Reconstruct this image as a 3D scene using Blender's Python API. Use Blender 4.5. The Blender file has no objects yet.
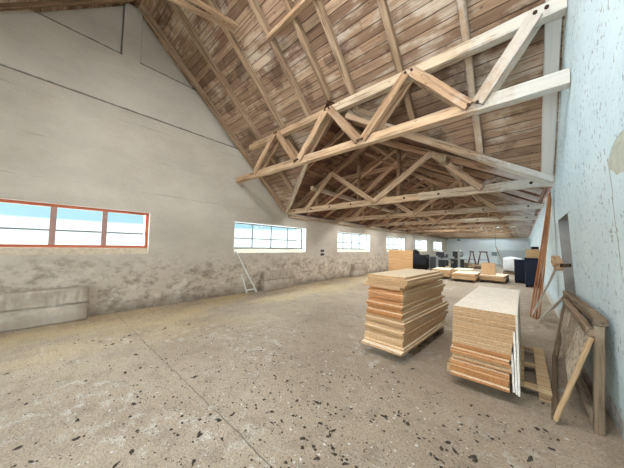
import bpy, bmesh, math, random
from mathutils import Vector, Matrix, noise
R = random.Random(7)
sc = bpy.context.scene
COL = sc.collection
rad = math.radians

# ------------------------------------------------------------------ materials
def lin(c):
    return tuple(((v / 255) / 12.92 if v / 255 < .04045 else ((v / 255 + .055) / 1.055) ** 2.4) for v in c) + (1,)

class N:
    """small node-tree builder"""
    def __init__(s, name, rough=.85):
        s.m = bpy.data.materials.new(name); s.m.use_nodes = True
        s.t = s.m.node_tree; s.b = s.t.nodes['Principled BSDF']
        s.b.inputs['Roughness'].default_value = rough
        s.b.inputs['Specular IOR Level'].default_value = .25
    def n(s, typ, **kw):
        d = s.t.nodes.new(typ)
        for k, v in kw.items(): setattr(d, k, v)
        return d
    def put(s, sock, v):
        if isinstance(v, bpy.types.NodeSocket): s.t.links.new(v, sock)
        elif v is not None: sock.default_value = v
    def pos(s): return s.n('ShaderNodeNewGeometry').outputs['Position']
    def obj(s): return s.n('ShaderNodeTexCoord').outputs['Object']
    def rnd(s): return s.n('ShaderNodeObjectInfo').outputs['Random']
    def sep(s, v):
        d = s.n('ShaderNodeSeparateXYZ'); s.put(d.inputs[0], v); return d.outputs
    def comb(s, x=0., y=0., z=0.):
        d = s.n('ShaderNodeCombineXYZ')
        for i, v in enumerate((x, y, z)): s.put(d.inputs[i], v)
        return d.outputs[0]
    def math(s, op, a, b=None, c=None):
        d = s.n('ShaderNodeMath', operation=op)
        for i, v in enumerate((a, b, c)): s.put(d.inputs[i], v)
        return d.outputs[0]
    def scale(s, v, sc):
        d = s.n('ShaderNodeMapping'); s.put(d.inputs[0], v); d.inputs['Scale'].default_value = sc; return d.outputs[0]
    def noise(s, v, scale, detail=4., rough=.6, dist=0.):
        d = s.n('ShaderNodeTexNoise'); s.put(d.inputs['Vector'], v)
        d.inputs['Scale'].default_value = scale; d.inputs['Detail'].default_value = detail
        d.inputs['Roughness'].default_value = rough; d.inputs['Distortion'].default_value = dist
        return d.outputs['Fac']
    def vor(s, v, scale, feature='F1', out='Distance', rnd=1.):
        d = s.n('ShaderNodeTexVoronoi', feature=feature); s.put(d.inputs['Vector'], v)
        d.inputs['Scale'].default_value = scale; d.inputs['Randomness'].default_value = rnd
        return d.outputs[out]
    def white(s, v, dim='1D'):
        d = s.n('ShaderNodeTexWhiteNoise', noise_dimensions=dim)
        s.put(d.inputs['W'] if dim == '1D' else d.inputs['Vector'], v); return d.outputs['Value']
    def step(s, v, a, b, lo=0., hi=1.):
        d = s.n('ShaderNodeMapRange', interpolation_type='SMOOTHSTEP')
        s.put(d.inputs[0], v)
        for i, q in enumerate((a, b, lo, hi)): d.inputs[i + 1].default_value = q
        return d.outputs[0]
    def mix(s, f, a, b, blend='MIX'):
        d = s.n('ShaderNodeMix', data_type='RGBA', blend_type=blend)
        s.put(d.inputs[0], f)
        s.put(d.inputs[6], lin(a) if isinstance(a, tuple) and len(a) == 3 else a)
        s.put(d.inputs[7], lin(b) if isinstance(b, tuple) and len(b) == 3 else b)
        return d.outputs[2]
    def ramp(s, f, stops):
        d = s.n('ShaderNodeValToRGB'); s.put(d.inputs[0], f); e = d.color_ramp.elements
        while len(e) < len(stops): e.new(.5)
        for q, (p, c) in zip(e, stops): q.position = p; q.color = lin(c)
        return d.outputs[0]
    def done(s, col=None, h=None, strength=.4, dist=.02, rough=None):
        if col is not None: s.put(s.b.inputs['Base Color'], lin(col) if isinstance(col, tuple) and len(col) == 3 else col)
        if rough is not None: s.put(s.b.inputs['Roughness'], rough)
        if h is not None:
            d = s.n('ShaderNodeBump'); d.inputs['Strength'].default_value = strength; d.inputs['Distance'].default_value = dist
            s.put(d.inputs['Height'], h); s.t.links.new(d.outputs[0], s.b.inputs['Normal'])
        return s.m

def mat_plaster_left():
    k = N('grey_plaster', .92); p = k.pos(); x, y, z = k.sep(p)[:3]
    big = k.noise(k.scale(p, (1, .7, 1.2)), .9, 5)
    col = k.ramp(big, [(.3, (176, 167, 154)), (.52, (192, 183, 170)), (.72, (204, 196, 183))])
    # brownish damp belt on the lower wall, ragged edge
    edge = k.math('ADD', z, k.math('MULTIPLY', k.noise(p, 1.5, 6, .7), 1.5))
    belt = k.step(edge, 1.35, 2.25, 1., 0.)
    dirt = k.noise(k.scale(p, (1, 1, 1.6)), 4.2, 8, .72)
    col = k.mix(k.math('MULTIPLY', belt, .6), col, (196, 181, 162))
    col = k.mix(k.math('MULTIPLY', belt, k.step(dirt, .45, .64, 0., .8)), col, (128, 112, 96))
    col = k.mix(k.math('MULTIPLY', belt, k.step(k.noise(p, 3.1, 5), .56, .66, 0., .6)), col, (216, 206, 190))
    base = k.math('ADD', z, k.math('MULTIPLY', k.noise(p, 3.3, 5), .5))
    col = k.mix(k.step(base, .22, .6, .75, 0.), col, (112, 99, 86))
    # sparse spots and rubs
    spots = k.step(k.noise(k.scale(p, (1, 1, 1.8)), 9, 4, .6), .69, .76, 0., .35)
    col = k.mix(spots, col, (138, 128, 118))
    # horizontal shuttering lines, broken up
    zz = k.math('ADD', z, k.math('MULTIPLY', k.noise(p, .6, 3), .12))
    fr = k.math('ABSOLUTE', k.math('SUBTRACT', k.math('FRACT', k.math('DIVIDE', zz, .78)), .5))
    line = k.math('MULTIPLY', k.step(fr, 0., .012, 1., 0.), k.step(k.noise(k.scale(p, (1, .5, 1)), 1.4, 3), .47, .6))
    line = k.math('MULTIPLY', line, k.step(z, 2.2, 2.6))
    col = k.mix(k.math('MULTIPLY', line, .5), col, (128, 120, 112))
    h = k.math('ADD', k.noise(k.scale(p, (1, .5, 1)), 7, 6, .65), k.math('MULTIPLY', line, -.4))
    h = k.math('ADD', h, k.math('MULTIPLY', belt, k.math('MULTIPLY', dirt, 1.2)))
    h = k.math('ADD', h, k.math('MULTIPLY', k.noise(p, 30, 4, .7), .35))
    return k.done(col, h, .8, .035)

def mat_plaster_gable():
    k = N('gable_plaster', .92); p = k.pos(); x, y, z = k.sep(p)[:3]
    col = k.ramp(k.noise(k.scale(p, (1, .6, 1)), 1.1, 5), [(.3, (182, 174, 163)), (.55, (196, 188, 176)), (.75, (204, 197, 186))])
    col = k.mix(k.step(k.noise(k.scale(p, (1, 1, 1.8)), 9, 4, .6), .68, .76, 0., .35), col, (134, 124, 114))
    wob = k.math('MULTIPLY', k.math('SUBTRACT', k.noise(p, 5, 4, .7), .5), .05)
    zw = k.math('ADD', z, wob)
    g = k.step(zw, 4.52, 4.56, .85, 0.)  # shade above the ledges and beside the king post, painted as dark bands
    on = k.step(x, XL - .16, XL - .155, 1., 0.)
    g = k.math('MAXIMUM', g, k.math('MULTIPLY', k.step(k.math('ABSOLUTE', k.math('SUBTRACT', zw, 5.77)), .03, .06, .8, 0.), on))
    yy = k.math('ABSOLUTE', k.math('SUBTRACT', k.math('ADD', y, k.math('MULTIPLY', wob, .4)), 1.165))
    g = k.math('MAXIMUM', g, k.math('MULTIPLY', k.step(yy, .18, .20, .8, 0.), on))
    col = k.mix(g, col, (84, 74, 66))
    return k.done(col, k.noise(k.scale(p, (1, .5, 1)), 7, 6, .65), .5, .03)

def mat_plaster_right():
    k = N('white_plaster', .9); p = k.pos(); x, y, z = k.sep(p)[:3]
    big = k.noise(p, 1.6, 4)
    col = k.ramp(big, [(.3, (202, 225, 233)), (.7, (216, 236, 242))])
    sp = k.noise(k.scale(p, (1, 1, .8)), 24, 4, .62)
    cl = k.noise(p, 2.2, 3)
    thr = k.math('ADD', sp, k.math('MULTIPLY', cl, .22))
    col = k.mix(k.step(thr, .70, .77, 0., .8), col, (138, 148, 148))
    bigc = k.noise(k.scale(p, (1, 1, 1.4)), 5.5, 4, .6)
    col = k.mix(k.step(bigc, .66, .70, 0., .65), col, (128, 132, 128))
    # vertical crack under the bare patch
    cr = k.math('ABSOLUTE', k.math('SUBTRACT', y, k.math('ADD', 2.66, k.math('MULTIPLY', k.math('SUBTRACT', k.noise(p, 2.5, 4), .5), .16))))
    crm = k.math('MULTIPLY', k.step(cr, .004, .014, 1., 0.), k.math('MULTIPLY', k.step(z, 1.2, 1.5), k.step(z, 2.2, 2.15)))
    col = k.mix(k.math('MULTIPLY', crm, .7), col, (100, 104, 104))
    # patch of bare greenish render
    wob = k.math('MULTIPLY', k.math('SUBTRACT', k.noise(p, 6, 3), .5), .5)
    dy = k.math('DIVIDE', k.math('SUBTRACT', y, 2.36), .33); dz = k.math('DIVIDE', k.math('SUBTRACT', z, 2.12), .125)
    rr = k.math('ADD', k.math('SQRT', k.math('ADD', k.math('MULTIPLY', dy, dy), k.math('MULTIPLY', dz, dz))), wob)
    patch = k.step(rr, .93, 1., 1., 0.)
    pc = k.ramp(k.noise(p, 9, 5), [(.35, (172, 180, 168)), (.65, (196, 202, 190))])
    col = k.mix(patch, col, pc)
    # scraped belt at the foot
    edge = k.math('ADD', z, k.math('MULTIPLY', k.noise(p, 3, 6, .7), .9))
    foot = k.step(edge, .55, .85, 1., 0.)
    col = k.mix(k.math('MULTIPLY', foot, .8), col, k.ramp(k.noise(p, 12, 6, .7), [(.35, (150, 138, 124)), (.65, (212, 208, 200))]))
    h = k.math('ADD', k.noise(p, 14, 6, .65), k.math('MULTIPLY', patch, -.6))
    h = k.math('ADD', h, k.step(thr, .70, .77, 0., -.5))
    return k.done(col, h, .5, .02)

def mat_plaster_far():
    k = N('far_plaster', .9); p = k.pos(); x, y, z = k.sep(p)[:3]
    col = k.ramp(k.noise(p, .8, 5), [(.3, (224, 230, 232)), (.7, (240, 243, 244))])
    low = k.math('MULTIPLY', k.step(k.math('ADD', z, k.math('MULTIPLY', k.noise(p, 1.2, 3), .2)), 1.55, 1.6, 1., 0.), k.step(x, -2., -1.9))
    col = k.mix(k.math('MULTIPLY', low, .45), col, (168, 172, 172))
    return k.done(col, k.noise(p, 6, 4), .3, .02)

def mat_floor():
    k = N('worn_concrete', .9); p = k.pos(); x, y, z = k.sep(p)[:3]
    big = k.noise(p, .55, 5, .6)
    col = k.ramp(big, [(.32, (150, 134, 115)), (.5, (168, 152, 132)), (.7, (180, 165, 145))])
    col = k.mix(k.math('MULTIPLY', k.step(k.noise(p, 5, 8, .7), .48, .64), .45), col, (134, 121, 106))
    # whitish lime blotches
    lime = k.math('MULTIPLY', k.step(k.noise(p, .75, 3, .5), .47, .6), k.step(k.noise(p, 7, 7, .72), .5, .63))
    col = k.mix(k.math('MULTIPLY', lime, .6), col, (204, 198, 188))
    white = k.math('MULTIPLY', k.step(k.noise(p, 13, 4, .6), .66, .72), k.step(k.noise(p, .9, 2), .48, .58))
    col = k.mix(k.math('MULTIPLY', white, .8), col, (232, 229, 222))
    # warm daylight patches along the window wall, painted into the colour
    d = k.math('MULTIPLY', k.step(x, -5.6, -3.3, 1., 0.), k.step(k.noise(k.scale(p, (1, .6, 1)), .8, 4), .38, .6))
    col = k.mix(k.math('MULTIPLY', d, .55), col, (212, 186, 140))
    # dark grit
    fine = k.noise(p, 60, 4, .7)
    col = k.mix(k.step(fine, .48, .66, 0., .65), col, (108, 96, 83))
    col = k.mix(k.step(k.noise(p, 38, 3, .6), .62, .7, 0., .6), col, (206, 198, 186))
    grit = k.step(k.noise(p, 26, 3, .6), .64, .70, 0., .75)
    col = k.mix(grit, col, (92, 84, 76))
    # slab joints
    wig = k.math('MULTIPLY', k.math('SUBTRACT', k.noise(p, 3, 5), .5), .06)
    def joint(c, at, w):
        return k.step(k.math('ABSOLUTE', k.math('SUBTRACT', k.math('ADD', c, wig), at)), w * .4, w, 1., 0.)
    j = joint(y, 1.12, .006)
    for at in (4.6, 8.6, 13.):
        j = k.math('MAXIMUM', j, joint(y, at, .008))
    j = k.math('MAXIMUM', j, joint(x, -9.55, .008))
    j = k.math('MULTIPLY', j, k.step(k.noise(p, 1.7, 3), .36, .5))
    col = k.mix(k.math('MULTIPLY', j, .6), col, (92, 84, 76))
    h = k.math('ADD', k.noise(p, 9, 8, .7), k.math('MULTIPLY', j, -.6))
    h = k.math('ADD', h, k.math('MULTIPLY', k.noise(k.scale(p, (1., .45, 1.)), 3., 3), 1.2))
    h = k.math('ADD', h, k.math('MULTIPLY', fine, .5))
    return k.done(col, h, .9, .045)

def mat_boards(name, axis, pitch, tones, along):
    """roof boarding: each board its own tone, dark gaps, knots and lime runs"""
    k = N(name, .88); p = k.pos(); s = k.sep(p); a = s[axis]; b = s[along]
    q = k.math('DIVIDE', k.math('ADD', a, k.math('MULTIPLY', k.math('SUBTRACT', k.noise(p, .7, 2), .5), .02)), pitch)
    idx = k.math('FLOOR', q); fr = k.math('FRACT', q)
    seg = k.math('FLOOR', k.math('DIVIDE', k.math('ADD', b, k.math('MULTIPLY', k.white(idx), 4.)), 3.4))
    r = k.white(k.math('ADD', k.math('MULTIPLY', idx, 7.13), k.math('MULTIPLY', seg, 3.7)))
    sc_ = [30., 30., 30.]; sc_[along] = 1.6
    grain = k.noise(k.scale(p, tuple(sc_)), 1., 5, .65)
    base = k.ramp(r, [(0., tones[0]), (.45, tones[1]), (1., tones[2])])
    col = k.mix(k.math('MULTIPLY', k.step(grain, .42, .62), .6), base, tones[3])
    sb = [9., 9., 9.]; sb[along] = 1.3
    blot = k.math('ADD', k.math('MULTIPLY', k.noise(p, 1.0, 4, .6), .6), k.math('MULTIPLY', k.noise(k.scale(p, tuple(sb)), 1., 5, .65), .4))
    col = k.mix(k.math('MULTIPLY', k.step(blot, .5, .6, 0., .7), k.step(grain, .38, .56, .4, 1.)), col, tones[4])
    dk = k.step(k.noise(p, 1.7, 5, .65), .52, .64, 0., .6)
    col = k.mix(dk, col, tones[5])
    s2 = [7., 7., 7.]; s2[along] = 4.
    kn = k.step(k.vor(k.scale(p, tuple(s2)), 1.), .05, .11, .75, 0.)
    col = k.mix(kn, col, tones[5])
    gap = k.step(k.math('ABSOLUTE', k.math('SUBTRACT', fr, .5)), .455, .49)
    col = k.mix(k.math('MULTIPLY', gap, .95), col, (34, 24, 19))
    h = k.math('ADD', k.math('MULTIPLY', gap, -1.), k.math('MULTIPLY', r, .5))
    h = k.math('ADD', h, k.math('MULTIPLY', grain, .2))
    return k.done(col, h, .7, .02)

def mat_beam(name, c0, c1, dark, paint=0., hi=.4):
    k = N(name, .82); o = k.obj(); r = k.rnd()
    off = k.comb(k.math('MULTIPLY', r, 40.), k.math('MULTIPLY', r, 17.), 0.)
    v = k.n('ShaderNodeVectorMath', operation='ADD'); k.put(v.inputs[0], o); k.put(v.inputs[1], off); o = v.outputs[0]
    g = k.noise(k.scale(o, (1.2, 26, 26)), 1., 6, .65, .4)
    col = k.mix(k.step(r, 0., 1.), c0, c1)
    col = k.mix(k.step(g, .45, .66, 0., .8), col, dark)
    col = k.mix(k.step(k.noise(k.scale(o, (1.2, 5, 5)), 1.3, 4), .5, .68, 0., hi), col, (226, 210, 184))
    kn = k.step(k.vor(k.scale(o, (3.2, 8, 8)), 1.), .05, .13, .7, 0.)
    col = k.mix(kn, col, dark)
    if paint:
        p = k.pos(); x = k.sep(p)[0]
        f = k.step(k.math('ADD', x, k.math('MULTIPLY', k.math('SUBTRACT', k.noise(p, 6, 5, .7), .5), 1.6)), -.75, .15, 0., paint)
        col = k.mix(f, col, (202, 204, 199))
    return k.done(col, g, .35, .01)

def mat_plain(name, c, rough=.7, var=.15, metal=0., scale=8.):
    k = N(name, rough); k.b.inputs['Metallic'].default_value = metal
    o = k.obj(); r = k.rnd()
    d = tuple(int(v * (1 - var)) for v in c)
    f = k.noise(o, scale, 5, .65)
    col = k.mix(f, c, d)
    return k.done(col, f, .25, .01)

def mat_chip(name, face, edge=False, orange=None):
    k = N(name, .8); o = k.obj(); r = k.rnd()
    v = k.n('ShaderNodeVectorMath', operation='ADD'); k.put(v.inputs[0], o); k.put(v.inputs[1], k.comb(k.math('MULTIPLY', r, 31.), k.math('MULTIPLY', r, 13.), r)); o = v.outputs[0]
    fl = k.vor(k.scale(o, (1, 1, 2.5)), 130 if edge else 60, 'F1', 'Color')
    fv = k.sep(fl)[0]
    dk = tuple(int(c * (.74 if edge else .93)) for c in face)
    lt = tuple(min(255, int(c * 1.05)) for c in face)
    col = k.ramp(fv, [(0., dk), (.5, face), (1., lt)])
    tone = k.mix(r, (236, 224, 206), (255, 255, 255))
    col = k.mix(.6 if edge else .35, col, k.mix(1., col, tone, 'MULTIPLY'))
    if not edge:
        col = k.mix(k.step(k.noise(o, 2.4, 5), .5, .7, 0., .25), col, tuple(int(c * .86) for c in face))
    return k.done(col, fv, .3 if edge else .08, .004)

def mat_glass():
    m = bpy.data.materials.new('window_glass'); m.use_nodes = True; t = m.node_tree; t.nodes.clear()
    o = t.nodes.new('ShaderNodeOutputMaterial'); mx = t.nodes.new('ShaderNodeMixShader')
    tr = t.nodes.new('ShaderNodeBsdfTransparent'); gl = t.nodes.new('ShaderNodeBsdfGlossy')
    tr.inputs[0].default_value = (.95, .985, .98, 1); gl.inputs['Roughness'].default_value = .03; mx.inputs[0].default_value = .05
    t.links.new(tr.outputs[0], mx.inputs[1]); t.links.new(gl.outputs[0], mx.inputs[2]); t.links.new(mx.outputs[0], o.inputs[0])
    return m

def mat_emit(name, c, s):
    k = N(name); k.b.inputs['Emission Color'].default_value = lin(c); k.b.inputs['Emission Strength'].default_value = s
    return k.done(c)

M = {}
XL = -6.578
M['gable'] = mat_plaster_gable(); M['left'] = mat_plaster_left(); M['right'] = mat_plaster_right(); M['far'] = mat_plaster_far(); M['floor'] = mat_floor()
pink = [(122, 97, 78), (158, 130, 106), (182, 155, 130), (106, 82, 64), (204, 190, 172), (80, 60, 47)]
M['boards'] = mat_boards('roof_boards', 1, .112, pink, 0)
hallt = [(82, 54, 40), (108, 73, 53), (134, 96, 72), (66, 43, 33), (152, 122, 98), (46, 31, 24)]
M['hallboards'] = mat_boards('hall_roof_boards', 0, .13, hallt, 1)
M['beam'] = mat_beam('sawn_timber', (164, 143, 118), (186, 167, 142), (94, 74, 56), .7, .2)
M['beam2'] = mat_beam('yellow_timber', (162, 132, 102), (186, 156, 124), (98, 72, 52), .6, .15)
M['rafter'] = mat_beam('rafter_timber', (142, 116, 92), (166, 140, 114), (82, 62, 48), .75, .12)
M['hallrafter'] = mat_beam('hall_rafter_timber', (138, 104, 76), (166, 130, 98), (76, 52, 38), .7, .15)
M['darkchord'] = mat_beam('old_chord_timber', (150, 122, 96), (172, 142, 112), (88, 64, 48), .6, .2)
M['greywood'] = mat_beam('weathered_timber', (118, 103, 84), (142, 124, 102), (60, 50, 40), 0., .35)
M['oldboard'] = mat_beam('peeling_board', (164, 150, 130), (190, 178, 158), (86, 74, 60), 0., .5)
M['whitewood'] = mat_beam('whitewashed_lath', (236, 236, 232), (242, 242, 240), (196, 190, 182), 0.)
M['redwood'] = mat_beam('brown_board', (164, 104, 66), (202, 150, 110), (120, 74, 46), 0., .2)
M['pallet'] = mat_beam('pallet_wood', (180, 152, 116), (198, 170, 132), (118, 94, 68), 0., .2)
M['darkpallet'] = mat_beam('dark_pallet_wood', (110, 92, 74), (128, 108, 86), (70, 56, 44), 0., .1)
M['bolt'] = mat_plain('rusty_bolt', (70, 52, 42), .6, .3, .6)
M['chip_face'] = mat_chip('chipboard_face', (232, 216, 190))
M['chip_pale'] = mat_chip('pale_laminate', (236, 228, 214))
M['chip_edge'] = mat_chip('chipboard_edge', (200, 166, 128), True)
M['chip_edge_o'] = mat_chip('orange_chipboard_edge', (194, 140, 94), True)
M['chip_white'] = mat_chip('white_edging', (228, 226, 220))
M['ply'] = mat_beam('plywood_face', (186, 144, 100), (194, 152, 108), (160, 118, 78), 0., .1)
M['rust'] = mat_plain('rusty_orange_paint', (206, 112, 76), .6, .25, 0., 14)
M['rustgrey'] = mat_plain('worn_mullion_paint', (186, 148, 138), .6, .25, 0., 14)
M['iron'] = mat_plain('grey_iron', (120, 128, 130), .5, .25, .2, 14)
M['sill'] = mat_plain('cream_sill', (222, 206, 180), .9, .35, 0., 14)
M['reveal'] = mat_plain('white_reveal', (226, 224, 218), .9, .08, 0., 5)
M['glass'] = mat_glass()
M['concrete'] = None
M['clod'] = mat_plain('dark_soil', (80, 70, 60), .95, .4, 0., 40)
M['lime'] = mat_plain('lime_chip', (214, 208, 198), .95, .2, 0., 30)
M['navy'] = mat_plain('navy_plastic', (30, 38, 58), .5, .3)
M['black'] = mat_plain('black_cloth', (28, 28, 32), .8, .4)
M['machine'] = mat_plain('dark_machine_paint', (56, 56, 60), .5, .3)
M['machine2'] = mat_plain('grey_machine_paint', (140, 140, 142), .5, .2)
M['card'] = mat_plain('cardboard', (186, 156, 116), .85, .12)
M['wrap'] = mat_plain('white_film', (226, 228, 230), .35, .12)
M['redmetal'] = mat_plain('dark_red_metal', (112, 70, 66), .5, .3)
M['steel'] = mat_plain('dull_steel', (150, 152, 152), .4, .2, .5)
M['tube'] = mat_emit('lit_tube', (255, 250, 242), 30.)
M['lampwhite'] = mat_plain('white_enamel', (226, 226, 222), .5, .05)
M['darklamp'] = mat_plain('dark_enamel', (60, 62, 66), .5, .1)
M['ground'] = mat_plain('snowy_ground', (238, 240, 244), .9, .06, 0., .4)
M['darkdoor'] = mat_plain('grey_door_paint', (150, 150, 146), .8, .2, 0., 4)
M['paper'] = mat_plain('grey_panel_paint', (150, 158, 160), .8, .1)

def mat_block():
    k = N('rough_concrete_block', .95); p = k.pos(); z = k.sep(p)[2]
    col = k.ramp(k.noise(p, 3.4, 6, .65), [(.3, (150, 138, 124)), (.55, (180, 168, 153)), (.72, (200, 190, 175))])
    st = k.math('MULTIPLY', k.step(k.noise(k.scale(p, (1, 6, 1)), 2.6, 4), .48, .64), k.step(k.math('ABSOLUTE', k.math('SUBTRACT', z, .46)), .08, .2, .4, 0.))
    col = k.mix(st, col, (128, 114, 100))
    lo = k.step(k.math('ADD', z, k.math('MULTIPLY', k.noise(p, 3, 4), .22)), .2, .34, .5, 0.)
    col = k.mix(lo, col, (150, 136, 122))
    return k.done(col, k.noise(p, 12, 6, .7), .6, .02)
M['concrete'] = mat_block()

# ------------------------------------------------------------------ object helpers
def link(o, parent=None):
    COL.objects.link(o)
    if parent is not None: o.parent = parent
    return o
def tag(o, label=None, cat=None, group=None, kind=None):
    if label: o['label'] = label
    if cat: o['category'] = cat
    if group: o['group'] = group
    if kind: o['kind'] = kind
    return o
def empty(name, loc=(0, 0, 0), rz=0., label=None, cat=None, group=None):
    o = bpy.data.objects.new(name, None); o.empty_display_size = .1
    o.location = loc; o.rotation_euler = (0, 0, rz)
    return tag(link(o), label, cat, group)
def from_bm(name, bm, mats, parent=None, smooth=False):
    me = bpy.data.meshes.new(name); bmesh.ops.recalc_face_normals(bm, faces=bm.faces); bm.to_mesh(me); bm.free()
    for m in (mats if isinstance(mats, (list, tuple)) else [mats]): me.materials.append(m)
    if smooth:
        for f in me.polygons: f.use_smooth = True
    return link(bpy.data.objects.new(name, me), parent)
def bx(bm, lo, hi, rot=None, mi=0, bev=0.):
    c = [(lo[i] + hi[i]) / 2 for i in range(3)]; s = [hi[i] - lo[i] for i in range(3)]
    g = bmesh.ops.create_cube(bm, size=1.); vs = g['verts']
    for v in vs:
        v.co = Vector((v.co.x * s[0], v.co.y * s[1], v.co.z * s[2]))
    if bev:
        es = list({e for v in vs for e in v.link_edges})
        r = bmesh.ops.bevel(bm, geom=es, offset=bev, segments=1, affect='EDGES'); vs = list({v for f in r['faces'] for v in f.verts} | {v for v in vs if v.is_valid})
    for v in vs:
        if rot: v.co = rot @ v.co
        v.co += Vector(c)
    for f in {f for v in vs for f in v.link_faces}: f.material_index = mi
    return vs
def cyl(bm, p0, p1, r0, r1=None, n=12, cap=True, mi=0):
    p0 = Vector(p0); p1 = Vector(p1); d = p1 - p0; r1 = r0 if r1 is None else r1
    q = d.to_track_quat('Z', 'Y'); a = []; b = []
    for i in range(n):
        t = 2 * math.pi * i / n; e = Vector((math.cos(t), math.sin(t), 0))
        a.append(bm.verts.new(p0 + q @ (e * r0))); b.append(bm.verts.new(p1 + q @ (e * r1)))
    for i in range(n): bm.faces.new((a[i], a[(i + 1) % n], b[(i + 1) % n], b[i])).material_index = mi
    if cap: bm.faces.new(a[::-1]).material_index = mi; bm.faces.new(b).material_index = mi
def beam(name, p0, p1, w, h, mat, parent=None, up=(0, 0, 1), rough=.004, seg=7, bev=.008):
    """squared timber from p0 to p1; w across, h in the 'up' direction; local X runs along it"""
    p0 = Vector(p0); p1 = Vector(p1); d = p1 - p0; L = d.length; x = d.normalized()
    y = Vector(up).cross(x)
    if y.length < 1e-4: y = Vector((0, 1, 0)).cross(x)
    y.normalize(); z = x.cross(y)
    bm = bmesh.new(); rings = []
    for i in range(seg + 1):
        t = i / seg; ww = w * (1 + R.uniform(-.03, .03)); hh = h * (1 + R.uniform(-.03, .03))
        oy = R.uniform(-rough, rough); oz = R.uniform(-rough, rough); c = min(bev, w / 4, h / 4)
        if i in (0, seg): oy = oz = 0
        pts = [(-ww / 2 + c, -hh / 2), (ww / 2 - c, -hh / 2), (ww / 2, -hh / 2 + c), (ww / 2, hh / 2 - c), (ww / 2 - c, hh / 2), (-ww / 2 + c, hh / 2), (-ww / 2, hh / 2 - c), (-ww / 2, -hh / 2 + c)]
        rings.append([bm.verts.new((t * L - L / 2, a + oy, b + oz)) for a, b in pts])
    for a, b in zip(rings, rings[1:]):
        for i in range(8): bm.faces.new((a[i], a[(i + 1) % 8], b[(i + 1) % 8], b[i]))
    bm.faces.new(rings[0][::-1]); bm.faces.new(rings[-1])
    o = from_bm(name, bm, mat, None)
    mw = Matrix((x, y, z)).transposed().to_4x4(); mw.translation = (p0 + p1) / 2
    o.matrix_world = mw
    if parent is not None:
        o.parent = parent; o.matrix_parent_inverse = Matrix.Identity(4)
        o.matrix_basis = (Matrix.Translation(parent.location) @ parent.rotation_euler.to_matrix().to_4x4()).inverted() @ mw
    return o
def poly(bm, pts, mi=0):
    f = bm.faces.new([bm.verts.new(p) for p in pts]); f.material_index = mi; return f
ORD = ['first', 'second', 'third', 'fourth', 'fifth', 'sixth', 'seventh', 'eighth', 'ninth', 'tenth', 'eleventh', 'twelfth', 'thirteenth', 'fourteenth', 'fifteenth',
       'sixteenth', 'seventeenth', 'eighteenth', 'nineteenth', 'twentieth', 'twenty-first', 'twenty-second', 'twenty-third', 'twenty-fourth', 'twenty-fifth',
       'twenty-sixth', 'twenty-seventh', 'twenty-eighth', 'twenty-ninth', 'thirtieth', 'thirty-first', 'thirty-second']

# ------------------------------------------------------------------ dimensions (metres)
XL = -6.578                    # window wall
def XR(z): return .57 - .12 * min(max(z, 0), 2.72) / 2.72      # right wall leans in a little
YE, ZE, KP = 5.967, 2.7225, .912          # front eave of the near block, its height, roof pitch
RY, RZ = 1.1618, 7.105                    # ridge of the near block
YR = 2 * RY - YE                          # rear eave
YF = 30.93                                # far wall
HX, HZ = -3.06, 4.62                      # hall ridge
HP = (HZ - ZE - .03) / 3.52
VY = YE - (HZ - ZE) / KP                  # where the hall ridge meets the near roof
SILL, WTOP = 1.2538, 2.2155
W0, WP, WL = 3.88, 5.41, 3.2
def rz(y): return ZE + (YE - y) * KP
def rear(y): return ZE + (y - YR) * KP

# ------------------------------------------------------------------ setting
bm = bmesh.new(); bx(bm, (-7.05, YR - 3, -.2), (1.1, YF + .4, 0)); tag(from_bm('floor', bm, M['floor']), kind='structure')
bm = bmesh.new(); bx(bm, (-60, -60, -.9), (60, 90, -.5)); tag(from_bm('outside_ground', bm, M['ground']), kind='structure')

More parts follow.
